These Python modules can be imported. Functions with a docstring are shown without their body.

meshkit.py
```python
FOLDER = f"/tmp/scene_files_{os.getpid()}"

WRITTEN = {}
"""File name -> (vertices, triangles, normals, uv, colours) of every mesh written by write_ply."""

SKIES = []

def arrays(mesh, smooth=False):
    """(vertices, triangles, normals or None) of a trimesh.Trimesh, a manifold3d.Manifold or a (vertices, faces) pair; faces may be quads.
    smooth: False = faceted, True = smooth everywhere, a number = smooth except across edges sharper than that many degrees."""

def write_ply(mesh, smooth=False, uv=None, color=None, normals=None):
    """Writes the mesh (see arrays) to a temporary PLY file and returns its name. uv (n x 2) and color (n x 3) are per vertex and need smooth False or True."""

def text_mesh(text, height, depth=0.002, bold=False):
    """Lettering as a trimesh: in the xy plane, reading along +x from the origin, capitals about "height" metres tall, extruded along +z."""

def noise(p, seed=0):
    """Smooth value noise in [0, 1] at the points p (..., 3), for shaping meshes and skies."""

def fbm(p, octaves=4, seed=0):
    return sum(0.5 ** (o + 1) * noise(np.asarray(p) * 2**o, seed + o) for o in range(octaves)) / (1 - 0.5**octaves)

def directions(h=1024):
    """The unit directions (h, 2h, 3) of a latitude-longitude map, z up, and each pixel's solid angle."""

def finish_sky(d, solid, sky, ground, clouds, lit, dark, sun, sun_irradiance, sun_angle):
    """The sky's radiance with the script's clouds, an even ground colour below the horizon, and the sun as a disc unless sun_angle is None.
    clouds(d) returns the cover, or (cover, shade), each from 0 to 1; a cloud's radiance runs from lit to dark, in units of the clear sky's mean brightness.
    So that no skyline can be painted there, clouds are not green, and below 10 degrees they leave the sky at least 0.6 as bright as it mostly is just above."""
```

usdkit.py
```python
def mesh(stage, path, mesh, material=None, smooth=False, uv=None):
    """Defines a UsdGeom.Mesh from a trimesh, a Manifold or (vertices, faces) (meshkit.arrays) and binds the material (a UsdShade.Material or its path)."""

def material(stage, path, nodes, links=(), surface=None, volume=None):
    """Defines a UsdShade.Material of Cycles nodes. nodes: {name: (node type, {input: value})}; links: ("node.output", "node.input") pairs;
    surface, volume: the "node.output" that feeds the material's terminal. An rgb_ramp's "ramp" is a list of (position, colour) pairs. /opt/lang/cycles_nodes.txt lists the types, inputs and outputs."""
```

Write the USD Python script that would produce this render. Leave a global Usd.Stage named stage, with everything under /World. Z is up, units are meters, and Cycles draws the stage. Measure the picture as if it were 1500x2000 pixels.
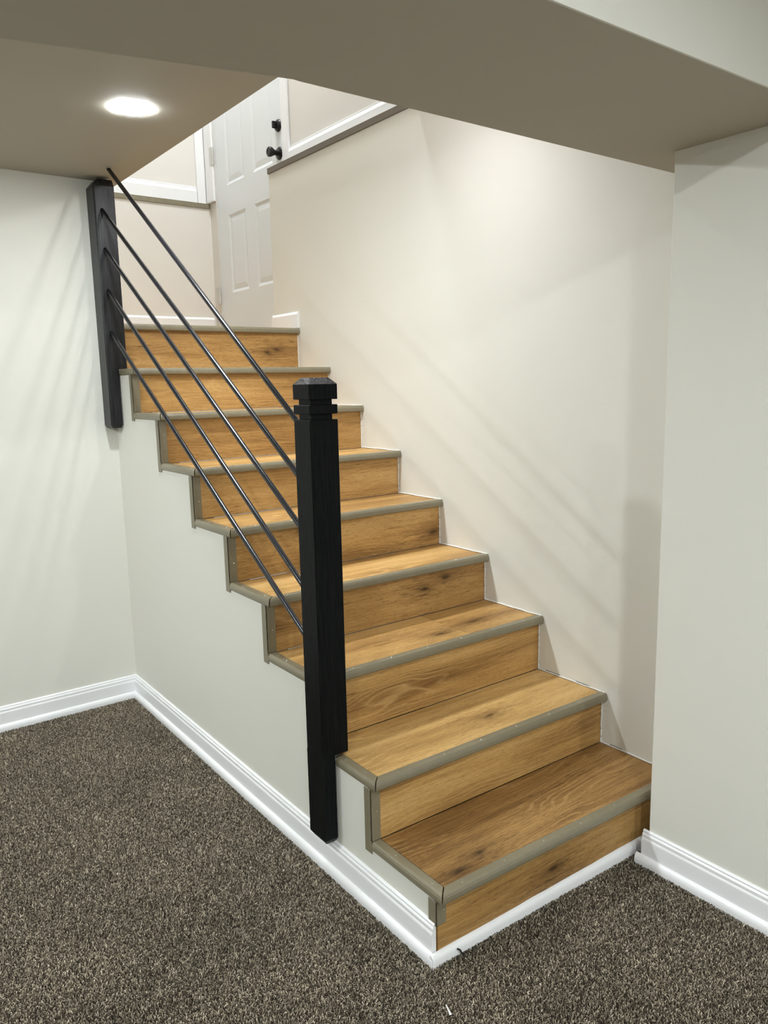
import math, random
import numpy as np, trimesh, usdkit
import manifold3d as m3
import shapely.geometry as sg
from meshkit import noise, fbm
from pxr import Usd, UsdGeom, UsdLux, UsdShade, Sdf, Gf, Vt

stage = Usd.Stage.CreateInMemory()
UsdGeom.SetStageUpAxis(stage, UsdGeom.Tokens.z)
UsdGeom.SetStageMetersPerUnit(stage, 1.0)
UsdGeom.Xform.Define(stage, '/World')
UsdGeom.Scope.Define(stage, '/World/Looks')
rng = np.random.default_rng(11)

# ------------------------------------------------------------------ camera (solved from the stairs' corners), light, exposure
EYE = np.array([-1.1131, -1.2982, 1.4329])
YAW, PITCH, ROLL, FPX = 0.6361, -0.1658, -0.0219, 1512.5
EXPOSURE = 2.70
fwd = np.array([math.sin(YAW) * math.cos(PITCH), math.cos(YAW) * math.cos(PITCH), math.sin(PITCH)])
rt = np.array([math.cos(YAW), -math.sin(YAW), 0.0])
up = np.cross(rt, fwd)
rt, up = math.cos(ROLL) * rt + math.sin(ROLL) * up, -math.sin(ROLL) * rt + math.cos(ROLL) * up
cam = UsdGeom.Camera.Define(stage, '/World/camera')
cam.AddTransformOp().Set(Gf.Matrix4d(*rt, 0, *up, 0, *(-fwd), 0, *EYE, 1))
cam.CreateHorizontalApertureAttr(36.0)
cam.CreateVerticalApertureAttr(48.0)
cam.CreateFocalLengthAttr(FPX / 1500 * 36)
cam.CreateFStopAttr(0.0)
cam.CreateClippingRangeAttr(Gf.Vec2f(0.05, 100))
cam.CreateExposureAttr(EXPOSURE)

dome = UsdLux.DomeLight.Define(stage, '/World/sky')      # the little light that reaches a basement from outside
dome.CreateIntensityAttr(0.02)
dome.CreateColorAttr(Gf.Vec3f(0.9, 0.95, 1.0))

# radiance of the recessed lamps: one over the floor, one over the bottom steps (behind the soffit), one in the room, one upstairs; LAMP_SIDE also drives added fill lamps
COOL, WARM = (0.91, 0.975, 1.0), (0.97, 0.97, 1.0)
LAMP_FLOOR, LAMP_STEPS, LAMP_ROOM, LAMP_SIDE, LAMP_UP = 60.0, 76.0, 52.0, 106.0, 24.0


# ------------------------------------------------------------------ helpers
class NG:
    """Collects shader nodes; an input given as 'node.output' becomes a link."""
    def __init__(s): s.n, s.l = {}, []
    def __call__(s, kind, out, **inp):
        name = f'{kind}_{len(s.n)}'
        c = {}
        for k, v in inp.items():
            if isinstance(v, str) and '.' in v: s.l.append((v, f'{name}.{k}'))
            else: c[k] = v
        s.n[name] = (kind, c)
        return f'{name}.{out}'
    def math(s, op, a, b=0.0, c=0.0, clamp=False):
        return s('math', 'value', math_type=op, value1=a, value2=b, value3=c, use_clamp=clamp)
    def ramp(s, fac, stops): return s('rgb_ramp', 'color', fac=fac, ramp=stops)
    def noise(s, vec, scale, detail=3, rough=0.55, dist=0.0):
        return s('noise_texture', 'fac', vector=vec, scale=scale, detail=detail, roughness=rough, distortion=dist)
    def mapv(s, vec, scale=(1, 1, 1), loc=(0, 0, 0)): return s('mapping', 'vector', vector=vec, scale=scale, location=loc)
    def mix(s, fac, a, b, mode='mix'): return s('mix', 'color', mix_type=mode, fac=fac, color1=a, color2=b)
    def pos(s): return s('geometry', 'position')
    def make(s, name, **p):
        out = s('principled_bsdf', 'BSDF', **p)
        return usdkit.material(stage, f'/World/Looks/{name}', s.n, s.l, surface=out)


def srgb(r, g, b):
    return tuple((c / 255 / 12.92) if c / 255 <= 0.04045 else ((c / 255 + 0.055) / 1.055) ** 2.4 for c in (r, g, b))


taken = {}
def numbered(parent, name):
    k = (str(parent), name)
    n = taken.get(k, -1) + 1
    taken[k] = n
    return f'{parent}/{name}' + (f'_{n:03d}' if n else '')


def data(p, label=None, cat=None, group=None, kind=None):
    for k, v in (('label', label), ('category', cat), ('group', group), ('kind', kind)):
        if v: p.SetCustomDataByKey(k, v)
    return p


def thing(name, label, cat, group=None, kind=None, loc=(0, 0, 0)):
    x = UsdGeom.Xform.Define(stage, numbered('/World', name))
    x.AddTranslateOp().Set(Gf.Vec3d(*map(float, loc)))
    p = data(x.GetPrim(), label, cat, group, kind)
    p.GetStage()
    ORIGIN[str(p.GetPath())] = np.array(loc, float)
    return p


ORIGIN = {}
def obj(name, mesh, mat, parent=None, smooth=False, label=None, cat=None, group=None, kind=None, vars=None):
    """ONE Mesh prim under parent, or under /World. Vertices are given in world coordinates and stored from the thing's base."""
    par = str(parent.GetPath()) if parent is not None else '/World'
    top = '/'.join(par.split('/')[:3])
    off = ORIGIN.get(top, np.zeros(3))
    if isinstance(mesh, (list,)): mesh = trimesh.util.concatenate(mesh)
    if hasattr(mesh, 'to_mesh'):
        q = mesh.to_mesh(); mesh = trimesh.Trimesh(q.vert_properties[:, :3], q.tri_verts, process=False)
    if parent is not None and np.any(off):
        mesh = mesh.copy(); mesh.apply_translation(-off)
    m = usdkit.mesh(stage, numbered(par, name), mesh, mat, smooth=smooth)
    for k, fn in (vars or {}).items():
        v = np.array(m.GetPointsAttr().Get()) + (off if parent is not None else 0)
        a = np.asarray(fn(v), np.float32)
        if a.ndim == 1:
            UsdGeom.PrimvarsAPI(m).CreatePrimvar(k, Sdf.ValueTypeNames.FloatArray, 'vertex').Set(Vt.FloatArray.FromNumpy(a))
        else:
            UsdGeom.PrimvarsAPI(m).CreatePrimvar(k, Sdf.ValueTypeNames.Float3Array, 'vertex').Set(Vt.Vec3fArray.FromNumpy(a))
    return data(m.GetPrim(), label, cat, group, kind)


def box(x0, x1, y0, y1, z0, z1):
    return trimesh.creation.box(bounds=[[x0, y0, z0], [x1, y1, z1]])


def cbox(x0, x1, y0, y1, z0, z1, c=0.0015):
    """Box with chamfered edges."""
    pts = []
    for X, sx in ((x0, 1), (x1, -1)):
        for Y, sy in ((y0, 1), (y1, -1)):
            for Z, sz in ((z0, 1), (z1, -1)):
                pts += [(X, Y + sy * c, Z + sz * c), (X + sx * c, Y, Z + sz * c), (X + sx * c, Y + sy * c, Z)]
    return trimesh.convex.convex_hull(np.array(pts))


def sweep(profile, a, b, side, cut_a=0.0, cut_b=0.0):
    """Profile points (d, z): d = how far it stands out towards 'side' (unit xy vector) from the line a-b. cut: shift along the line per d (mitres)."""
    a, b, side = np.array([*a, 0.0]), np.array([*b, 0.0]), np.array([*side, 0.0])
    t = (b - a) / np.linalg.norm(b - a)
    n = len(profile)
    V = []
    for base, cut in ((a, cut_a), (b, cut_b)):
        for d, z in profile: V.append(base + side * d + t * cut * d + np.array([0, 0, z]))
    F = []
    for i in range(n):
        j = (i + 1) % n
        F += [[i, j, n + j], [i, n + j, n + i]]
    poly = sg.Polygon(profile)
    tv, tf = trimesh.creation.triangulate_polygon(poly, engine='earcut')
    idx = [int(np.argmin(np.hypot(*(np.array(profile) - v).T))) for v in tv]
    for f in tf:
        F.append([idx[f[0]], idx[f[1]], idx[f[2]]]); F.append([n + idx[f[2]], n + idx[f[1]], n + idx[f[0]]])
    m = trimesh.Trimesh(np.array(V), np.array(F), process=False)
    trimesh.repair.fix_normals(m)
    return m


def tube(points, r, n=12):
    points = np.asarray(points, float)
    circ = sg.Polygon([(r * math.cos(2 * math.pi * k / n), r * math.sin(2 * math.pi * k / n)) for k in range(n)])
    return trimesh.creation.sweep_polygon(circ, points, engine='earcut')


def lathe(profile, origin, axis, n=32):
    """profile (r, h) revolved about axis through origin."""
    m = trimesh.creation.revolve(np.array(profile, float), sections=n)
    m.apply_transform(trimesh.geometry.align_vectors([0, 0, 1], axis))
    m.apply_translation(origin)
    return m


def yz_prism(pts, x0, x1):
    m = trimesh.creation.extrude_polygon(sg.Polygon(pts), x1 - x0, engine='earcut')
    v = m.vertices.copy()
    m.vertices = np.stack([v[:, 2] + x0, v[:, 0], v[:, 1]], 1)
    trimesh.repair.fix_normals(m)
    return m


def xy_prism(pts, z0, z1):
    m = trimesh.creation.extrude_polygon(sg.Polygon(pts), z1 - z0, engine='earcut')
    m.apply_translation([0, 0, z0]); return m


# ------------------------------------------------------------------ materials
def paint(name, col, rough=0.6, bump=0.012, scale=260, spec=0.35, mottled=0.02):
    g = NG(); p = g.pos()
    big = g.noise(p, 1.7, 3)
    c = g.mix(g.math('multiply', big, mottled * 2), col, tuple(x * 0.86 for x in col))
    h = g.noise(p, scale, 3, 0.6)
    h2 = g.noise(p, 34, 2, 0.5)
    hh = g.math('add', h, g.math('multiply', h2, 0.6))
    n = g('bump', 'normal', height=hh, strength=bump * 10, distance=0.0012)
    return g.make(name, base_color=c, roughness=rough, normal=n, specular_ior_level=spec)


WALL = paint('wall_paint', (0.735, 0.722, 0.655), 0.55)
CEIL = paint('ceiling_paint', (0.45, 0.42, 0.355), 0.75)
UPWALL = paint('upper_wall_paint', (0.735, 0.705, 0.655), 0.55)
TRIM = paint('white_trim_paint', (0.845, 0.845, 0.85), 0.3, 0.003, 120, 0.5, 0.01)
DOORP = paint('white_door_paint', (0.745, 0.775, 0.79), 0.35, 0.01, 90, 0.45, 0.01)
CAULK = paint('caulk', (0.84, 0.82, 0.78), 0.5, 0.04, 300, 0.4, 0.02)


def wood(name, dark, mid, light, bright):
    dark, mid, light, bright = [(r * 0.95, g_ * 0.895, b * 0.82) for r, g_, b in (dark, mid, light, bright)]
    g = NG()
    gr = g('attribute', 'vector', attribute='grain')
    ka = g('attribute', 'vector', attribute='knot_a')
    kb = g('attribute', 'vector', attribute='knot_b')
    sx = g.mapv(gr, (1, 1, 1))
    def field(k, s):
        wob = g.noise(g.mapv(gr, (20, 150, 1)), 1.0, 5, 0.7)
        kx, ky = g('separate_xyz', 'x', vector=k), g('separate_xyz', 'y', vector=k)
        ln = g.math('sqrt', g.math('add', g.math('multiply', kx, kx), g.math('multiply', g.math('multiply', ky, ky), 6.5)))
        d = g.math('multiply', ln, g.math('maximum', 0.12, g.math('multiply', g.math('subtract', wob, 0.28), 3.2)))
        return d
    da, db = field(ka, 1), field(kb, 1)
    d = g.math('minimum', da, db)
    halo = g.math('exponent', g.math('multiply', d, -17.0))
    # growth rings: v bent by slow noise and pushed apart round the knots
    sep = g('separate_xyz', 'y', vector=gr)
    warp = g.noise(g.mapv(gr, (1.8, 7.0, 1.0)), 1.0, 2, 0.4)
    warp2 = g.noise(g.mapv(gr, (5.0, 26.0, 1.0)), 1.0, 2, 0.5)
    ph = g.math('add', g.math('multiply', sep, 330.0), g.math('add', g.math('multiply', warp, 95.0), g.math('add', g.math('multiply', halo, 30.0), g.math('multiply', warp2, 4.0))))
    ring = g.math('multiply', g.math('add', g.math('sine', ph), 1.0), 0.5)
    ring = g.math('power', ring, 5.0)
    mask = g.ramp(g.noise(g.mapv(gr, (2.3, 9, 1), (3, 7, 1)), 1.0, 2), [(0.40, (0, 0, 0)), (0.58, (1, 1, 1))])
    ring = g.math('multiply', ring, g('rgb_to_bw', 'val', color=mask))
    # slow colour bands, streaks, pores
    band = g.noise(g.mapv(gr, (1.3, 17, 1)), 1.0, 4, 0.6)
    streak = g.noise(g.mapv(gr, (6, 260, 1)), 1.0, 4, 0.7)
    pores = g.noise(g.mapv(gr, (55, 900, 1)), 1.0, 2, 0.5)
    wide = g.noise(g.mapv(gr, (0.9, 6.5, 1), (5, 3, 2)), 1.0, 3, 0.55)
    tone = g.math('add', g.math('multiply', wide, 0.42), g.math('add', g.math('multiply', band, 0.34), g.math('multiply', streak, 0.27)))
    tone = g.math('subtract', tone, g.math('multiply', halo, 0.10))
    col = g.ramp(tone, [(0.36, dark), (0.455, mid), (0.53, light), (0.62, bright)])
    col = g.mix(g.math('multiply', ring, 0.55), col, bright)
    pr = g.ramp(pores, [(0.32, (1, 1, 1)), (0.46, (0, 0, 0))])
    col = g.mix(g.math('multiply', g('rgb_to_bw', 'val', color=pr), 0.45), col, tuple(c * 0.45 for c in dark))
    # dark flecks along the grain
    fl = g.noise(g.mapv(gr, (9, 85, 1), (9, 1, 4)), 1.0, 3, 0.55)
    flm = g('rgb_to_bw', 'val', color=g.ramp(fl, [(0.655, (0, 0, 0)), (0.74, (1, 1, 1))]))
    col = g.mix(g.math('multiply', flm, 0.6), col, tuple(c * 0.5 for c in dark))
    core = g('rgb_to_bw', 'val', color=g.ramp(d, [(0.0, (1, 1, 1)), (0.007, (0.92, 0.92, 0.92)), (0.014, (0.55, 0.55, 0.55)), (0.03, (0.26, 0.26, 0.26)), (0.06, (0.10, 0.10, 0.10)), (0.1, (0, 0, 0))]))
    col = g.mix(core, col, tuple(c * 0.36 for c in dark))
    h = g.math('add', g.math('multiply', pores, 0.5), g.math('multiply', streak, 0.8))
    n = g('bump', 'normal', height=h, strength=0.18, distance=0.001)
    return g.make(name, base_color=col, roughness=0.5, normal=n, specular_ior_level=0.32)


OAK = [wood('oak_plank', (0.21, 0.112, 0.037), (0.39, 0.226, 0.079), (0.54, 0.335, 0.122), (0.68, 0.46, 0.20)),
       wood('oak_plank_brown', (0.17, 0.09, 0.03), (0.33, 0.185, 0.063), (0.455, 0.275, 0.097), (0.59, 0.385, 0.16)),
       wood('oak_plank_dark', (0.13, 0.07, 0.025), (0.265, 0.147, 0.051), (0.375, 0.222, 0.08), (0.51, 0.33, 0.137)),
       wood('oak_plank_pale', (0.29, 0.165, 0.06), (0.50, 0.31, 0.115), (0.64, 0.42, 0.165), (0.75, 0.53, 0.25))]

g = NG(); rb = g('attribute', 'fac', attribute='rib')
w = g.math('sine', g.math('multiply', rb, 2 * math.pi / 0.0032))
n = g('bump', 'normal', height=w, strength=0.35, distance=0.0004)
dirt = g.noise(g.pos(), 30, 4)
c = g.mix(dirt, (0.200, 0.173, 0.110), (0.236, 0.207, 0.136))
NOSE = g.make('taupe_vinyl_edging', base_color=c, roughness=0.32, normal=n, specular_ior_level=0.7)

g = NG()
SHADED_CAPPING = g.make('shade_darkened_capping', base_color=(0.125, 0.102, 0.073), roughness=0.4, specular_ior_level=0.4)  # same taupe strip, shade on the stairwell ledge put into its base colour
g = NG(); p = g.pos()
st = g.noise(g.mapv(p, (420, 420, 9)), 1.0, 3, 0.6)
n = g('bump', 'normal', height=st, strength=0.5, distance=0.0012)
NEWEL = g.make('black_wood_paint', base_color=g.ramp(st, [(0.3, (0.003, 0.004, 0.004)), (0.7, (0.010, 0.011, 0.011))]), roughness=0.36, normal=n, specular_ior_level=0.06)
g = NG(); p = g.pos()
st = g.noise(g.mapv(p, (260, 260, 7)), 1.0, 4, 0.65)
n = g('bump', 'normal', height=st, strength=0.6, distance=0.0015)
kn = g('voronoi_texture', 'distance', vector=g.mapv(p, (16, 16, 9)), scale=1.0)
cc = g.ramp(st, [(0.3, (0.003, 0.003, 0.004)), (0.52, (0.009, 0.009, 0.010)), (0.7, (0.028, 0.028, 0.031))])
cc = g.mix(g('rgb_to_bw', 'val', color=g.ramp(kn, [(0.05, (1, 1, 1)), (0.13, (0, 0, 0))])), cc, (0.004, 0.004, 0.005))
POST = g.make('black_stained_rough_wood', base_color=cc, roughness=0.33, normal=n, specular_ior_level=0.36)
g = NG(); p = g.pos()
st = g.noise(g.mapv(p, (300, 45, 120)), 1.0, 3, 0.6)
n = g('bump', 'normal', height=st, strength=0.9, distance=0.002)
CAP = g.make('black_raised_end_grain', base_color=(0.006, 0.006, 0.007), roughness=0.28, normal=n, specular_ior_level=0.45)
g = NG()
RAIL = g.make('black_powder_coat', base_color=(0.006, 0.006, 0.008), roughness=0.24, specular_ior_level=0.4)
g = NG()
IRON = g.make('oil_black_hardware', base_color=(0.014, 0.013, 0.013), metallic=0.3, roughness=0.35, specular_ior_level=0.5)
g = NG()
STEEL = g.make('screw_steel', base_color=(0.78, 0.77, 0.74), metallic=1.0, roughness=0.25)
g = NG()
HINGE = g.make('painted_hinge', base_color=(0.62, 0.61, 0.58), metallic=0.4, roughness=0.35)
g = NG()
GAP = g.make('dark_gap', base_color=(0.03, 0.025, 0.02), roughness=0.9)

g = NG(); tn = g('attribute', 'fac', attribute='tone')
pz = g.noise(g('geometry', 'position'), 3.2, 3, 0.55)
pv = g.noise(g('geometry', 'position'), 130, 2, 0.6)
tt = g.math('add', tn, g.math('multiply', g.math('subtract', pv, 0.5), 0.9))
col = g.ramp(tt, [(0.05, (0.045, 0.034, 0.023)), (0.35, (0.13, 0.105, 0.073)), (0.62, (0.36, 0.305, 0.225)), (1.0, (0.78, 0.69, 0.54))])
col = g.mix(1.0, col, g.ramp(pz, [(0.3, (0.78, 0.77, 0.76)), (0.7, (1.12, 1.10, 1.08))]), 'multiply')
PILE = g.make('carpet_yarn', base_color=col, roughness=0.95, specular_ior_level=0.1, sheen_weight=0.05)
g = NG(); p = g.pos()
pv = g.noise(p, 190, 3, 0.7)
col = g.ramp(pv, [(0.3, (0.03, 0.024, 0.017)), (0.5, (0.12, 0.10, 0.075)), (0.7, (0.33, 0.29, 0.235))])
n = g('bump', 'normal', height=pv, strength=0.9, distance=0.006)
BACKING = g.make('carpet_ground', base_color=col, roughness=1.0, normal=n, specular_ior_level=0.05)


def emitter(name, col, strength):
    g = NG()
    e = g('emission', 'emission', color=col, strength=strength)
    return usdkit.material(stage, f'/World/Looks/{name}', g.n, g.l, surface=e)


# ------------------------------------------------------------------ measures
W = 0.969          # stair width
CZ = 2.30          # ceilings
CS = 2.087 + 0.534 * 0.69   # sloping ceiling over the bottom steps, out of sight behind the soffit, at its lamp
SZ = 2.00          # soffit underside
YB = 2.20          # back wall of the room
XN = 0.755         # face of the near right wall
YN = -0.057        # its corner at the stairs
LZ = 1.716         # landing
SIDE = 0.0         # face of the wall under the stairs
LEDGE0, LEDGE1 = 2.513, 2.541
YL = 3.37          # landing back wall
XU = 1.05          # upper wall and door plane
UPZ = 5.40
RM_X, RM_Y = -5.4, -6.0

# step: top height, nose position at the open side and at the wall
STEP = [(0.1925, 0.002, -0.022), (0.3735, 0.273, 0.262), (0.5785, 0.553, 0.550), (0.763, 0.829, 0.835), (0.950, 1.088, 1.106),
        (1.1364, 1.360, 1.382), (1.331, 1.662, 1.659), (1.5135, 1.933, 1.931), (LZ, 2.209, 2.208)]
RISE = 0.025       # riser face behind the nose

def S(kind_label, cat): return dict(label=kind_label, cat=cat, kind='structure')

# ------------------------------------------------------------------ the room's shell
obj('floor', box(RM_X, W, RM_Y, YB, -0.10, -0.008), BACKING, **S('flat floor below the brown carpet of the basement room', 'floor'))
obj('wall_back', box(RM_X, 0.034, YB, YB + 0.11, -0.1, CZ), WALL, **S('off-white wall behind the carpet, left of the staircase', 'wall'))
obj('wall_left', box(RM_X - 0.1, RM_X, RM_Y, YB, -0.1, CZ), WALL, **S('off-white side wall of the room beyond the left edge', 'wall'))
obj('wall_front', box(RM_X, XN, RM_Y - 0.1, RM_Y, -0.1, CZ), WALL, **S('off-white wall of the room behind the camera', 'wall'))
obj('wall_right', cbox(XN, W + 0.1, RM_Y, YN, -0.1, CZ, 0.003), WALL, **S('off-white wall at the right edge, nearer than the bottom step', 'wall'))
obj('wall_stairwell', [box(W, XU + 0.12, YN, 2.468, -0.1, LEDGE0), box(W, XU + 0.12, YN, 2.468, LEDGE0, LEDGE1 - 0.001)], WALL, **S('tall off-white wall rising along the right of the stairs', 'wall'))

ys = [(s[1] + RISE + 0.011, s[0]) for s in STEP]
pts = [(0.034, -0.1), (0.034, STEP[0][0] - 0.02)]
pts = [(ys[0][0], -0.1)]
for i in range(8):
    pts.append((ys[i][0], STEP[i][0] - 0.018))
    if i < 7: pts.append((ys[i + 1][0], STEP[i][0] - 0.018))
pts += [(YB, STEP[7][0] - 0.018), (YB, -0.1)]
obj('wall_stair_side', yz_prism(pts, SIDE, SIDE + 0.08), WALL, **S('off-white stepped wall closing the open side of the stairs', 'wall'))

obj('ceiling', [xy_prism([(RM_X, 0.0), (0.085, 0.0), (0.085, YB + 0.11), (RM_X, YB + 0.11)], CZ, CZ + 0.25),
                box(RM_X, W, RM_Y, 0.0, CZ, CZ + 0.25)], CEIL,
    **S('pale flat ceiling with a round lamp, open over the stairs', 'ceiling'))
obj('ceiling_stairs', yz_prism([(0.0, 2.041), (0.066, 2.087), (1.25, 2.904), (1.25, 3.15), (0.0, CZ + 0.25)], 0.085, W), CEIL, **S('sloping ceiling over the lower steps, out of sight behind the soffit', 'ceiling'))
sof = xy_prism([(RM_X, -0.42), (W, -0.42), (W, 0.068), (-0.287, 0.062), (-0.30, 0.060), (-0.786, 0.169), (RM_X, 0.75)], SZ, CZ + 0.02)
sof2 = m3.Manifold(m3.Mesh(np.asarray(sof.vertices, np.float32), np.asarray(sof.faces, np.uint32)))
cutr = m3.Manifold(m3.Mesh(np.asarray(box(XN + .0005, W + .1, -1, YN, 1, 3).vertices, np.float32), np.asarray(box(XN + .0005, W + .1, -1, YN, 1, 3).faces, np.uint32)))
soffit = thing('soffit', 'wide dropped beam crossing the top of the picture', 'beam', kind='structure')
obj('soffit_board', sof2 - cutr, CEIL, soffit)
obj('front_board', box(RM_X, XN - 0.0005, -0.4245, -0.4202, SZ, CZ), WALL, soffit)

# upper floor round the stairwell
obj('wall_landing', box(0.034, XU + 0.12, YL, YL + 0.2, 1.5, LEDGE1 - 0.001), UPWALL, **S('cream wall at the back of the top landing below its ledge', 'wall'))
UX = -3.2          # the upper floor is open to the left of the stairs
obj('wall_landing_left', box(-0.1, 0.034, YB + 0.11, YL, 1.5, CZ + 0.25), UPWALL, **S('cream side wall of the top landing hidden behind the black post', 'wall'))
obj('floor_upper', box(UX, 0.034, YB + 0.11, YL, CZ, CZ + 0.25), UPWALL, **S('upper floor left of the landing', 'floor'))
obj('wall_stairwell_front', box(UX, XU + 0.12, 1.10, 1.25, CZ + 0.25, UPZ), UPWALL, **S('upper wall closing the stair opening above the soffit', 'wall'))
obj('wall_upper_left', box(UX - 0.1, UX, 1.10, YL + 0.2, CZ + 0.25, UPZ), UPWALL, **S('far left wall of the upper floor', 'wall'))
obj('ceiling_upper', box(UX - 0.1, XU + 0.6, 1.10, YL + 0.3, UPZ, UPZ + 0.1), CEIL, **S('ceiling of the upper floor over the landing', 'ceiling'))
DY0, DY1, DZ0, DZ1 = 2.44, 3.275, LZ + 0.012, LZ + 2.045
obj('wall_upper', [box(XU, XU + 0.12, 0.70, DY0 - 0.004, LEDGE1, UPZ), box(XU, XU + 0.12, DY0 - 0.004, YL, DZ1 + 0.004, UPZ), box(XU, XU + 0.12, DY1 + 0.004, YL, 1.5, DZ1 + 0.004)], UPWALL,
    **S('cream upper wall beside the white door, set back over the taupe ledge', 'wall'))
obj('wall_landing_upper', box(UX, XU, YL + 0.03, YL + 0.2, LEDGE1, UPZ), UPWALL, **S('cream upper wall at the back of the landing above its ledge', 'wall'))
obj('floor_landing', cbox(0.036, XU + 0.1, 2.246, YL, LZ - 0.20, LZ - 0.004, 0.001), OAK[0], **S('wooden floor of the top landing', 'floor'),
    vars={'grain': lambda v: np.stack([v[:, 0], v[:, 1], v[:, 2]], 1), 'knot_a': lambda v: v * 0 + 9, 'knot_b': lambda v: v * 0 + 9})
# taupe capping strips on the ledges (the right one with shade in its colour), white boards above
obj('trim_1', cbox(W - 0.007, XU, 0.10, 2.470, LEDGE0, LEDGE1, 0.001), SHADED_CAPPING, **S('taupe capping strip on the ledge over the tall stairwell wall', 'trim'))
obj('trim_2', cbox(0.036, XU - 0.005, YL - 0.007, YL + 0.03, LEDGE0, LEDGE1, 0.001), NOSE, vars={'rib': lambda v: v[:, 2]}, **S('taupe capping strip on the ledge at the back of the landing', 'trim'))
board = [(0, 0), (0.014, 0), (0.014, 0.070), (0.010, 0.082), (0.006, 0.088), (0.006, 0.096), (0, 0.100)]
def raise_(m, z): m.apply_translation([0, 0, z]); return m
obj('trim_3', [raise_(sweep(board, (XU, 0.72), (XU, DY0 - 0.07), (-1, 0)), LEDGE1)], TRIM, **S('white board along the right ledge beside the door', 'trim'))
obj('trim_4', [raise_(sweep(board, (0.036, YL + 0.03), (XU - 0.075, YL + 0.03), (0, -1)), LEDGE1)], TRIM, **S('white board along the ledge at the back of the landing', 'trim'))
obj('trim_5', [cbox(XU - 0.016, XU, DY0 - 0.072, DY0 - 0.006, LEDGE1, DZ1 + 0.07, 0.004), cbox(XU - 0.016, XU, DY0 - 0.072, DY1 + 0.08, DZ1 + 0.008, DZ1 + 0.075, 0.004),
               cbox(XU - 0.016, XU, DY1 + 0.006, YL + 0.012, LEDGE1 + 0.001, DZ1 + 0.07, 0.004)], TRIM, **S('white casing round the door at the top of the stairs', 'trim'))
obj('trim_6', cbox(XU - 0.072, XU - 0.017, YL + 0.014, YL + 0.03, LEDGE1, UPZ, 0.003), TRIM, **S('white upright board in the corner left of the door', 'trim'))

# ------------------------------------------------------------------ baseboards with shoe moulding
BASE = [(0, 0), (0.014, 0), (0.014, 0.074), (0.0125, 0.079), (0.0105, 0.082), (0.0105, 0.091), (0.0085, 0.0945), (0.007, 0.096), (0.007, 0.1005), (0.004, 0.104), (0, 0.1045)]
SHOE = [(0.0138, -0.008)] + [(0.0138 + 0.0125 * math.cos(a), 0.012 + 0.0165 * math.sin(a)) for a in np.linspace(-0.35, math.pi / 2, 7)]
SHOE = [(0.0138, -0.008), (0.0263, -0.008)] + [(0.0138 + 0.0125 * math.cos(a), 0.008 + 0.0205 * math.sin(a)) for a in np.linspace(0.0, math.pi / 2, 7)]
def baseboard(name, label, a, b, side, cut_a, cut_b, shoe_a=0.0, shoe_b=0.0, parent=None):
    t = thing(name, label, 'baseboard', kind='structure')
    obj('baseboard_panel', sweep(BASE, a, b, side, cut_a, cut_b), TRIM, t, smooth=25)
    d = (np.array(b) - np.array(a)) / np.linalg.norm(np.array(b) - np.array(a))
    obj('shoe_moulding', sweep(SHOE, np.array(a) - d * shoe_a, np.array(b) + d * shoe_b, side, cut_a, cut_b), TRIM, t, smooth=35)
    return t
baseboard('baseboard_back', 'white moulded baseboard along the back wall on the left', (RM_X, YB), (SIDE, YB), (0, -1), 0, -1)
baseboard('baseboard_stair', 'white moulded baseboard along the wall under the stairs', (SIDE, YB), (SIDE, 0.030), (-1, 0), 1, 0.0, shoe_b=0.012)
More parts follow.
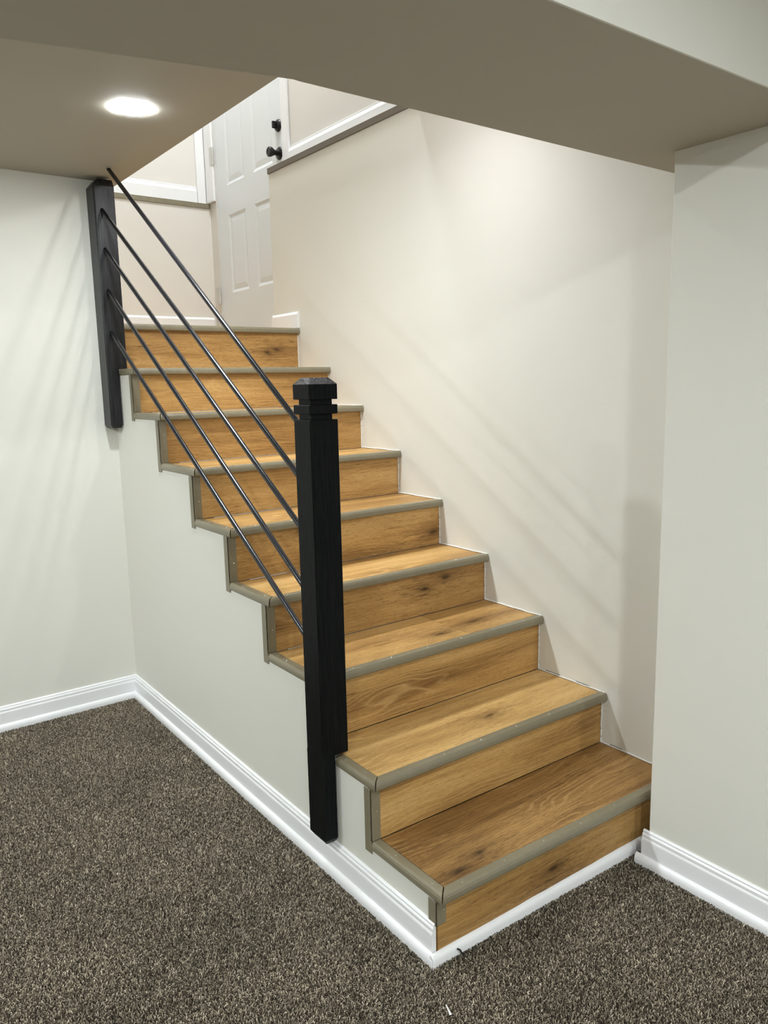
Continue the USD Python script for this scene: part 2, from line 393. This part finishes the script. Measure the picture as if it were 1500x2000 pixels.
baseboard('baseboard_right', 'white moulded baseboard along the near wall at the right', (XN, YN + 0.015), (XN, RM_Y), (-1, 0), 0, 0, shoe_a=0.014)
bb = [(0, 0), (0.013, 0), (0.013, 0.068), (0.009, 0.076), (0.004, 0.081), (0, 0.082)]
t = thing('baseboard_landing', 'short piece of white baseboard at the foot of the stairwell wall on the landing', 'baseboard', kind='structure')
obj('baseboard_panel', raise_(sweep(bb, (W, 2.212), (W, 2.468), (-1, 0)), LZ + 0.001), TRIM, t, smooth=25)
obj('baseboard_panel', raise_(sweep(bb, (W - 0.013, 2.468), (XU - 0.02, 2.468), (0, 1)), LZ + 0.001), TRIM, t, smooth=25)
t = thing('baseboard_landing_back', 'white baseboard along the back of the landing above the top step', 'baseboard', kind='structure')
obj('baseboard_panel', raise_(sweep([(d, z + (0.063 if z > 0 else 0)) for d, z in bb], (0.036, YL), (XU - 0.018, YL), (0, -1)), LZ - 0.003), TRIM, t, smooth=25)

# ------------------------------------------------------------------ door at the top
t = thing('door_1', 'white panelled door with black knob at the top of the stairs', 'door', kind='structure')
def six_panel():
    slab = box(XU + 0.004, XU + 0.04, DY0, DY1, DZ0, DZ1)
    m = m3.Manifold(m3.Mesh(np.asarray(slab.vertices, np.float32), np.asarray(slab.faces, np.uint32)))
    cols = ((2.565, 2.80), (2.905, 3.135)); rows = ((1.985, 2.44), (2.60, 3.28), (3.40, 3.62))
    spans = [(a, b, c, d) for a, b in cols for c, d in rows]
    for a, b, c, d in spans:
        q = np.array([(XU + 0.003, a, c), (XU + 0.003, b, c), (XU + 0.003, a, d), (XU + 0.003, b, d),
                      (XU + 0.0088, a + .02, c + .02), (XU + 0.0088, b - .02, c + .02), (XU + 0.0088, a + .02, d - .02), (XU + 0.0088, b - .02, d - .02)], np.float32)
        h = m3.Manifold.hull_points(q)
        m = m - h
    return m, spans
slab, spans = six_panel()
obj('door_slab', slab, DOORP, t)
for a, b, c, d in spans:
    q = np.array([(XU + 0.0086, a + .021, c + .021), (XU + 0.0086, b - .021, c + .021), (XU + 0.0086, a + .021, d - .021), (XU + 0.0086, b - .021, d - .021),
                  (XU + 0.006, a + .05, c + .05), (XU + 0.006, b - .05, c + .05), (XU + 0.006, a + .05, d - .05), (XU + 0.006, b - .05, d - .05)])
    obj('door_panel', trimesh.convex.convex_hull(q), DOORP, t)
KY, KZ, DBZ = 2.492, 2.634, 2.771
k = obj('door_knob', lathe([(0, 0.066), (0.012, 0.066), (0.014, 0.068), (0.021, 0.068), (0.0245, 0.065), (0.0255, 0.059), (0.0235, 0.049), (0.018, 0.039), (0.0135, 0.031), (0.0125, 0.010), (0, 0.010)], (XU + 0.004, KY, KZ), (-1, 0, 0)), IRON, t, smooth=40, label='round black door knob')
obj('rose', lathe([(0, 0.011), (0.02, 0.011), (0.029, 0.008), (0.0325, 0.003), (0.033, 0), (0, 0)], (XU + 0.004, KY, KZ), (-1, 0, 0)), IRON, k, smooth=40)
k = obj('deadbolt', lathe([(0, 0.016), (0.018, 0.016), (0.027, 0.011), (0.031, 0.003), (0.0315, 0), (0, 0)], (XU + 0.004, KY, DBZ), (-1, 0, 0)), IRON, t, smooth=40, label='round black deadbolt above the knob')
obj('thumb_turn', cbox(XU - 0.034, XU - 0.010, KY - 0.006, KY + 0.006, DBZ - 0.018, DBZ + 0.018, 0.003), IRON, k)
for hz in (2.80, 1.985):
    h = obj('hinge', lathe([(0, 0.052), (0.004, 0.052), (0.0065, 0.047), (0.0065, -0.047), (0.004, -0.052), (0, -0.052)], (XU - 0.010, DY1 + 0.003, hz), (0, 0, 1), 16), HINGE, t, smooth=40, label='pale metal butt hinge')
    obj('hinge_leaf', cbox(XU - 0.0185, XU - 0.016, DY1 + 0.004, DY1 + 0.034, hz - 0.05, hz + 0.05, 0.0008), HINGE, h)

# ------------------------------------------------------------------ staircase
stairs = thing('staircase', 'straight wooden staircase of nine oak-look steps with taupe edging', 'staircase')


def skew(m, i):
    """Steps are not quite square to the wall: lean the piece from the nose at the open side to the nose at the wall."""
    _, yl, yr = STEP[i]
    v = m.vertices.copy(); v[:, 1] += yl + (yr - yl) * np.clip(v[:, 0] / W, 0, 1); m.vertices = v
    return m


KNOTS_T = {0: [(0.20, 0.082), (0.105, 0.055)], 1: [(0.545, 0.125), (9, 9)], 2: [(0.74, 0.13), (0.56, 0.10)]}
KNOTS_R = {3: [(0.66, 0.10), (0.76, 0.125)], 4: [(0.935, 0.055), (0.30, 0.15)], 8: [(0.79, 0.085), (0.84, 0.10)], 0: [(0.42, 0.09), (9, 9)]}
def plank_vars(kind, seed, u0, v0, knots):
    r = random.Random(seed)
    ou, ov, ow = r.uniform(0, 40), r.uniform(0, 40), r.uniform(0, 40)
    ax = 1 if kind == 't' else 2
    def gr(v): return np.stack([v[:, 0] + ou, v[:, ax] + ov, np.full(len(v), ow)], 1)
    def kf(k): return lambda v: np.stack([v[:, 0] - u0 - k[0], v[:, ax] - v0 - k[1], v[:, 0] * 0], 1)
    return {'grain': gr, 'knot_a': kf(knots[0]), 'knot_b': kf(knots[1])}


NP = [(0.031, -0.0042), (0.031, -0.0018), (0.0295, -0.0004), (0.028, 0.0), (0.0070, 0.0), (0.0058, -0.0004), (0.0034, -0.0038), (0.0014, -0.0085), (0.0003, -0.0125),
      (0.0, -0.021), (0.001, -0.0245), (0.0035, -0.0272), (0.007, -0.0285), (0.019, -0.0285), (0.0215, -0.0042)]
def nosing_front(x0, x1):
    V = []
    for end in (0, 1):
        for d, z in NP: V.append((x0 + (d + 0.0004 if x0 == 0 else 0) if end == 0 else x1, d, z))
    return prof_mesh(V)
def nosing_side(y1, y_cut=None):
    V = []
    for end in (0, 1):
        for d, z in NP:
            V.append((d, d + 0.0004 if end == 0 and y_cut is None else (y_cut if end == 0 else y1), z))
    return prof_mesh(V)
def prof_mesh(V):
    n = len(NP); F = []
    for i in range(n):
        j = (i + 1) % n
        F += [[i, j, n + j], [i, n + j, n + i]]
    tv, tf = trimesh.creation.triangulate_polygon(sg.Polygon(NP), engine='earcut')
    idx = [int(np.argmin(np.hypot(*(np.array(NP) - v).T))) for v in tv]
    for f in tf:
        F.append([idx[f[0]], idx[f[1]], idx[f[2]]]); F.append([n + idx[f[2]], n + idx[f[1]], n + idx[f[0]]])
    m = trimesh.Trimesh(np.array(V, float), np.array(F), process=False)
    trimesh.repair.fix_normals(m)
    return m


def screw(x, y, z, nrm):
    return lathe([(0, 0.0016), (0.0012, 0.0014), (0.0021, 0.0008), (0.0025, 0), (0.0025, -0.001), (0, -0.001)], (x, y, z), nrm, 10)


def ynose(i, x): return STEP[i][1] + (STEP[i][2] - STEP[i][1]) * x / W


for i in range(9):
    z, yl, yr = STEP[i]
    zb = STEP[i - 1][0] - 0.004 if i else -0.005
    xl = 0.004 if i < 8 else 0.036
    # riser
    m = skew(cbox(xl, W - 0.004, RISE, RISE + 0.010, zb + 0.0015, z - 0.020, 0.0006), i)
    kn = KNOTS_R.get(i, [(9, 9), (9, 9)])
    obj('riser', m, OAK[i % 3 == 0 and 1 or 0], stairs, vars=plank_vars('r', 100 + i, 0, zb, kn))
    # tread planks
    if i < 8:
        zt = z - 0.0042
        yn_l, yn_r = STEP[i + 1][1] - yl + RISE, STEP[i + 1][2] - yr + RISE
        def slab(x0, x1, v0, v1f, c=0.0006):
            q = cbox(x0, x1, 0, 1, zt - 0.012, zt, c)
            vv = q.vertices.copy()
            far = yn_l + (yn_r - yn_l) * vv[:, 0] / W
            vv[:, 1] = np.where(vv[:, 1] < 0.5, v0 + vv[:, 1], v1f * far + (1 - v1f) * 0 + (vv[:, 1] - 1))
            q.vertices = vv
            return skew(q, i)
        kn = KNOTS_T.get(i, [(9, 9), (9, 9)])
        if i == 2:     # a short plank is pieced in at the wall end
            obj('tread_plank', slab(0.0315, 0.635, 0.0312, 1.0), OAK[0], stairs, vars=plank_vars('t', 210, 0, yl, kn))
            obj('tread_plank', slab(0.6356, W - 0.003, 0.0312, 1.0), OAK[1], stairs, vars=plank_vars('t', 211, 0, yl, kn))
        else:
            obj('tread_plank', slab(0.0315, W - 0.003, 0.0312, 1.0), OAK[2 if i == 0 else 3 if i == 1 else 0], stairs, vars=plank_vars('t', 200 + i, 0, yl, kn))
    # nosing along the front, mitred into the edging on the open side
    rib = lambda v, i=i: (v[:, 1] - ynose(i, v[:, 0])) - v[:, 2]
    nf = nosing_front(0.0 if i < 8 else 0.036, W - 0.002); nf.apply_translation([0, 0, z])
    n = obj('nosing', skew(nf, i), NOSE, stairs, smooth=30, vars={'rib': rib})
    for x in np.arange(0.075 + 0.03 * (i % 3), W - 0.05, 0.147):
        if i < 8: obj('screw', screw(x, ynose(i, x) + 0.0165 + rng.uniform(-.002, .002), z, (0, 0, 1)), STEEL, n)
    if i < 8:
        y1 = STEP[i + 1][1] + RISE - 0.003 - yl
        if i == 7: y1 = 2.10 - yl
        if i == 1:
            parts = [(None, 0.463 - yl), ('b', y1)]
        else:
            parts = [(None, y1)]
        for c0, c1 in parts:
            ns = nosing_side(c1) if c0 is None else nosing_side(c1, 0.5535 - yl)
            ns.apply_translation([-0.0035, 0, z])
            ns = skew(ns, i)
            s_ = obj('edging', ns, NOSE, stairs, smooth=30, vars={'rib': lambda v: v[:, 0] - v[:, 2]})
            if c0 is None:
                for yy in ((0.055, 0.205) if i != 1 else (0.07, 0.165)):
                    if yl + yy < 2.05: obj('screw', screw(0.0125, yl + yy, z, (0, 0, 1)), STEEL, s_)
    # corner strip up the open edge of the riser
    if i < 8:
        y0 = yl + RISE - 0.003
        zt = z - 0.0285 if i else z - 0.0285
        zlow = zb + 0.0042 if i else 0.098
        parts = [cbox(-0.0035, 0.029, y0, y0 + 0.003, zlow, zt + 0.001, 0.0008),
                 cbox(-0.0035, -0.0003, y0, y0 + 0.031, zlow - (0.036 if i else 0), zt + 0.001, 0.0008)]
        cs = obj('corner_strip', [q for q in parts], NOSE, stairs, vars={'rib': lambda v: v[:, 0] + v[:, 1]})
        for zz in ((0.5,) if i != 6 else (0.3, 0.72)):
            if i: obj('screw', screw(0.017, y0 - 0.0002, zlow + (zt - zlow) * (zz + rng.uniform(-.15, .15)), (0, -1, 0)), STEEL, cs)
        if i == 0: obj('screw', screw(0.021, y0 - 0.0002, 0.135, (0, -1, 0)), STEEL, cs)
    # ragged caulk where the step meets the wall
    pts = []
    if i < 8:
        ya, yb_ = yr + RISE - 0.002, STEP[i + 1][2] + RISE - 0.001
        zlo = zb + 0.002
        for s in np.linspace(0, 1, 22): pts.append((W - 0.0025, ya, zlo + (z - 0.03 - zlo) * s))
        m1 = np.array(pts)
        pts2 = np.array([(W - 0.0022, yr + 0.012 + (yb_ - yr - 0.012) * s, z - 0.001) for s in np.linspace(0, 1, 36)])
        ms = []
        for q, sd in ((m1, i), (pts2, i + 50)):
            q = q + (np.stack([noise(q * 38 + 7 * k, sd + k) for k in range(3)], 1) - 0.5) * [0.0012, 0.0026, 0.0026]
            ms.append(tube(q, 0.0024, 7))
        obj('caulk_bead', ms, CAULK, stairs, smooth=60)
        if i < 2:      # dark slits where the caulk has shrunk from the wall
            sl = []
            for k in range(2):
                u0 = 0.16 + 0.42 * k + rng.uniform(0, .1); u1 = u0 + rng.uniform(.06, .22)
                sl.append(tube([(W - 0.0014, yr + 0.012 + (yb_ - yr) * u, z + 0.0022) for u in np.linspace(u0, min(u1, .94), 4)], 0.0008, 5))
            obj('caulk_gap', sl, GAP, stairs, kind='stuff')
    else:
        q = np.array([(W - 0.0025, yr + RISE - 0.002, zb + (z - 0.03 - zb) * s) for s in np.linspace(0, 1, 22)])
        obj('caulk_bead', tube(q, 0.0025, 7), CAULK, stairs, smooth=60)

# white strip along the foot of the bottom riser, cut a little wavy
xs = np.linspace(-0.024, W - 0.006, 66)
top = 0.029 + 0.004 * (fbm(np.stack([xs * 9, xs * 0, xs * 0], 1), 3, 5) - 0.5) + 0.006 * xs
V, F = [], []
for x, zt in zip(xs, top):
    yb_ = ynose(0, max(x, 0)) + RISE - 0.0005
    for dy, dz in ((0, -0.008), (-0.014, -0.008), (-0.0145, zt * 0.45), (-0.012, zt * 0.78), (-0.007, zt * 0.95), (0, zt)): V.append((x, yb_ + dy, dz))
for k in range(len(xs) - 1):
    for j in range(6):
        a, b = k * 6 + j, k * 6 + (j + 1) % 6
        F += [[a, b, b + 6], [a, b + 6, a + 6]]
for o in (0, (len(xs) - 1) * 6):
    for j in range(1, 5): F.append([o, o + j, o + j + 1])
m = trimesh.Trimesh(np.array(V), np.array(F), process=False); trimesh.repair.fix_normals(m)
obj('riser_shoe', m, TRIM, stairs, smooth=40, label='white wavy strip along the foot of the bottom riser')

# ------------------------------------------------------------------ railing
rail = thing('stair_railing', 'black stair railing of two square posts and five sloping round bars', 'railing', loc=(-0.002, 0.509, 0.375))
NX0, NX1, NY0, NY1 = -0.047, 0.042, 0.465, 0.549
def man(m): return m3.Manifold(m3.Mesh(np.asarray(m.vertices, np.float32), np.asarray(m.faces, np.uint32)))
def hullm(p): return m3.Manifold.hull_points(np.asarray(p, np.float32))
def layer(z0, z1, d, c=0.002):
    return man(cbox(NX0 + d, NX1 - d, NY0 + d, NY1 - d, z0, z1, c))
shaft = layer(0.379, 1.338, 0)
low = hullm([(x, y, z) for x in (NX0, -0.0045) for y in (NY0, NY1) for z in (0.385, 0.125)] + [(x, y, 0.107) for x in (NX0 + 0.012, -0.0045) for y in (NY0 + 0.014, NY1 - 0.006)])
nw = low + shaft
nw += layer(1.33, 1.36, 0.011, 0.001) + layer(1.353, 1.378, 0, 0.0018) + layer(1.37, 1.40, 0.011, 0.001)
nwp = obj('newel_post', nw, NEWEL, rail, label='square black newel post with a grooved top')
obj('post_cap', cbox(NX0, NX1, NY0, NY1, 1.392, 1.4325, 0.0012), NEWEL, nwp)
obj('cap_bevel', hullm([(x, y, 1.4322) for x in (NX0 + .0005, NX1 - .0005) for y in (NY0 + .0005, NY1 - .0005)] + [(x, y, 1.4495) for x in (NX0 + 0.017, NX1 - 0.017) for y in (NY0 + 0.017, NY1 - 0.017)]), CAP, nwp)
TX0, TX1, TY0, TY1 = -0.053, 0.033, 2.104, YB - 0.002
tp = hullm([(x, y, z) for x, y in ((TX0 + .006, TY0), (TX1, TY0), (TX1, TY1), (TX0, TY1), (TX0, TY0 + .006)) for z in (1.515, 2.262)] +
           [(x, y, 2.288) for x in (TX0 + 0.022, TX1 - 0.004) for y in (TY0 + 0.006, TY1)])
tl = hullm([(x, y, z) for x, y in ((TX0 + .006, TY0), (-0.0045, TY0), (-0.0045, TY1), (TX0, TY1), (TX0, TY0 + .006)) for z in (1.52, 1.275)] +
           [(x, y, 1.262) for x in (TX0 + 0.01, -0.008) for y in (TY0 + 0.012, TY1)])
obj('wall_post', tp + tl, POST, rail, label='rough black wooden post against the back wall')
RX = -0.022
BARS = [((0.576, 1.333), (1.985, 2.2985)), ((0.576, 1.179), (2.107, 2.165)), ((0.576, 1.033), (2.107, 2.008)), ((0.576, 0.863), (2.107, 1.840)), ((0.576, 0.717), (2.107, 1.668))]
for k, ((ya, za), (yb_, zb_)) in enumerate(BARS):
    sl = (zb_ - za) / (yb_ - ya)
    y0 = NY1 - 0.02; z0 = za + sl * (y0 - ya)
    y1 = yb_ + (0.012 if k else 0); z1 = za + sl * (y1 - ya)
    obj('rail_bar', tube([(RX, y0, z0), (RX, (y0 + y1) / 2, (z0 + z1) / 2), (RX, y1, z1)], 0.0082, 20), RAIL, rail, smooth=50, label='topmost sloping bar running up to the ceiling' if k == 0 else None)

# ------------------------------------------------------------------ recessed lamps
LAMPS = []
def lamp(label, x, y, z, col, power, group=None, r=0.072, axis=(0, 0, 1)):
    t = thing('recessed_light', label, 'ceiling light', group, loc=(x, y, z))
    obj('trim_ring', lathe([(r + 0.003, 0.0), (r + 0.0025, -0.0006), (r + 0.0015, -0.0009), (r + 0.0004, -0.0009), (r + 0.0004, 0.0)], (x, y, z), axis, 48), TRIM, t, smooth=40)
    e = emitter(f'lamp_glow_{len(LAMPS)}', col, power); LAMPS.append(e)
    obj('diffuser', lathe([(0, -0.0050), (r * 0.6, -0.0047), (r * 0.9, -0.0037), (r * 0.97, -0.0030), (r, -0.0022), (r, -0.0003), (0, -0.0003)], (x, y, z), axis, 48), e, t, smooth=40, label='glowing white lamp lens')
    return t
lamp('glowing round recessed light in the low ceiling above the carpet', -0.177, 1.256, CZ, COOL, LAMP_FLOOR, r=0.066)
lamp('round recessed light over the bottom steps, hidden behind the soffit', 0.47, 0.60, CS, WARM, LAMP_STEPS, r=0.035, axis=(0, -0.568, 0.823))
lamp('round recessed light in the room ceiling nearest the camera', -0.32, -1.45, CZ, COOL, LAMP_ROOM)
lamp('added unseen fill light in the room ceiling over the left side', -2.0, -1.45, CZ, COOL, LAMP_SIDE)  # added fill lamp, no known source; lifts side wall and carpet
lamp('round recessed light in the low ceiling farther to the left', -2.0, 1.256, CZ, COOL, LAMP_SIDE)
lamp('added unseen fill light in the low ceiling farthest to the left', -3.5, 1.256, CZ, COOL, LAMP_SIDE)  # added lamp out of view, weakens the bar shadows on the stairwell wall
lamp('added unseen fill light in the room ceiling far behind the camera', -0.32, -3.7, CZ, COOL, 1.8 * LAMP_SIDE)  # added lamp out of view, put in to brighten the risers
lamp('added unseen fill light in the room ceiling behind and to the left', -2.0, -3.7, CZ, COOL, 1.8 * LAMP_SIDE)  # second added lamp, also there to brighten the risers
lamp('round recessed light in the upstairs ceiling above the landing', 0.50, 2.10, UPZ, (0.90, 0.96, 1.0), LAMP_UP, r=0.26)

# ------------------------------------------------------------------ carpet pile
def tufts(seed, size=0.2, pitch=0.0038):
    r = np.random.default_rng(seed)
    n = int(size / pitch)
    gx, gy = np.meshgrid((np.arange(n) + .5) / n * size - size / 2, (np.arange(n) + .5) / n * size - size / 2)
    c = np.stack([gx.ravel(), gy.ravel()], 1) + r.uniform(-.45, .45, (n * n, 2)) * pitch
    N = len(c)
    ang = r.uniform(0, 2 * np.pi, N); lean = r.uniform(0.0008, 0.0054, N); h = r.uniform(0.0062, 0.0092, N)
    curl = ang + r.uniform(-2.4, 2.4, N)
    d1 = np.stack([np.cos(ang), np.sin(ang)], 1); d2 = np.stack([np.cos(curl), np.sin(curl)], 1)
    lv = [np.c_[c, np.full(N, -0.006)], np.c_[c + d1 * lean[:, None] * .45, h * .6 - 0.006], np.c_[c + d1 * lean[:, None] * .6 + d2 * lean[:, None] * .7, h - 0.006]]
    rad = [r.uniform(.0012, .0017, N), r.uniform(.0016, .0022, N), r.uniform(.0012, .0017, N)]
    tw = r.uniform(0, 6.28, N)
    V = np.zeros((N, 9, 3)); 
    for L in range(3):
        for k in range(3):
            a = tw + k * 2.0944 + L * 0.7
            V[:, L * 3 + k] = lv[L] + np.stack([np.cos(a) * rad[L], np.sin(a) * rad[L], 0 * a], 1)
    f = []
    for L in range(2):
        for k in range(3):
            j = (k + 1) % 3
            f += [[L * 3 + k, L * 3 + j, L * 3 + 3 + j], [L * 3 + k, L * 3 + 3 + j, L * 3 + 3 + k]]
    f.append([6, 7, 8])
    F = (np.array(f)[None] + (np.arange(N) * 9)[:, None, None]).reshape(-1, 3)
    tone = np.repeat(np.clip(r.normal(0.49, 0.22, N), 0, 1), 9)
    return V.reshape(-1, 3), F, tone


carpet = UsdGeom.PointInstancer.Define(stage, '/World/carpet')
data(carpet.GetPrim(), 'thick brown and beige flecked carpet covering the basement floor', 'carpet', kind='stuff')
protos = []
for k in range(4):
    v, f, tone = tufts(500 + k)
    m = usdkit.mesh(stage, f'/World/carpet/pile_patch' + (f'_{k:03d}' if k else ''), trimesh.Trimesh(v, f, process=False), PILE, smooth=True)
    UsdGeom.PrimvarsAPI(m).CreatePrimvar('tone', Sdf.ValueTypeNames.FloatArray, 'vertex').Set(Vt.FloatArray.FromNumpy(tone.astype(np.float32)))
    protos.append(m.GetPath())
carpet.CreatePrototypesRel().SetTargets(protos)
pos, ori, pid = [], [], []
r = random.Random(4)
for a in range(-8, 6):
    for b in range(-6, 12):
        x, y = a * 0.2 - 0.12, b * 0.2 - 0.08
        if x > -0.02 and y > 0.02: continue
        if x - 0.1 > XN and y + 0.1 < YN: continue
        pos.append(Gf.Vec3f(x, y, 0)); th = r.randrange(4) * math.pi / 2
        ori.append(Gf.Quath(math.cos(th / 2), 0, 0, math.sin(th / 2))); pid.append(r.randrange(4))
carpet.CreatePositionsAttr(Vt.Vec3fArray(pos)); carpet.CreateOrientationsAttr(Vt.QuathArray(ori)); carpet.CreateProtoIndicesAttr(Vt.IntArray(pid))

# ------------------------------------------------------------------ small things on the floor
crumb = trimesh.convex.convex_hull(np.array([(-0.0895, -0.122, 0.004), (-0.084, -0.124, 0.005), (-0.0765, -0.096, 0.008), (-0.0785, -0.095, 0.005), (-0.083, -0.111, 0.009), (-0.087, -0.118, 0.008)]))
obj('paper_scrap', crumb, CAULK, label='tiny pale scrap lying on the carpet before the stairs', cat='scrap')

q = np.array([(0.052, 0.0085, 0.021), (0.058, 0.005, 0.0165), (0.061, 0.0035, 0.009), (0.067, -0.001, 0.004)])
obj('yarn_tuft', tube(q, 0.0022, 7), IRON, label='dark wisp of carpet yarn caught on the white strip by the stair corner', cat='yarn')
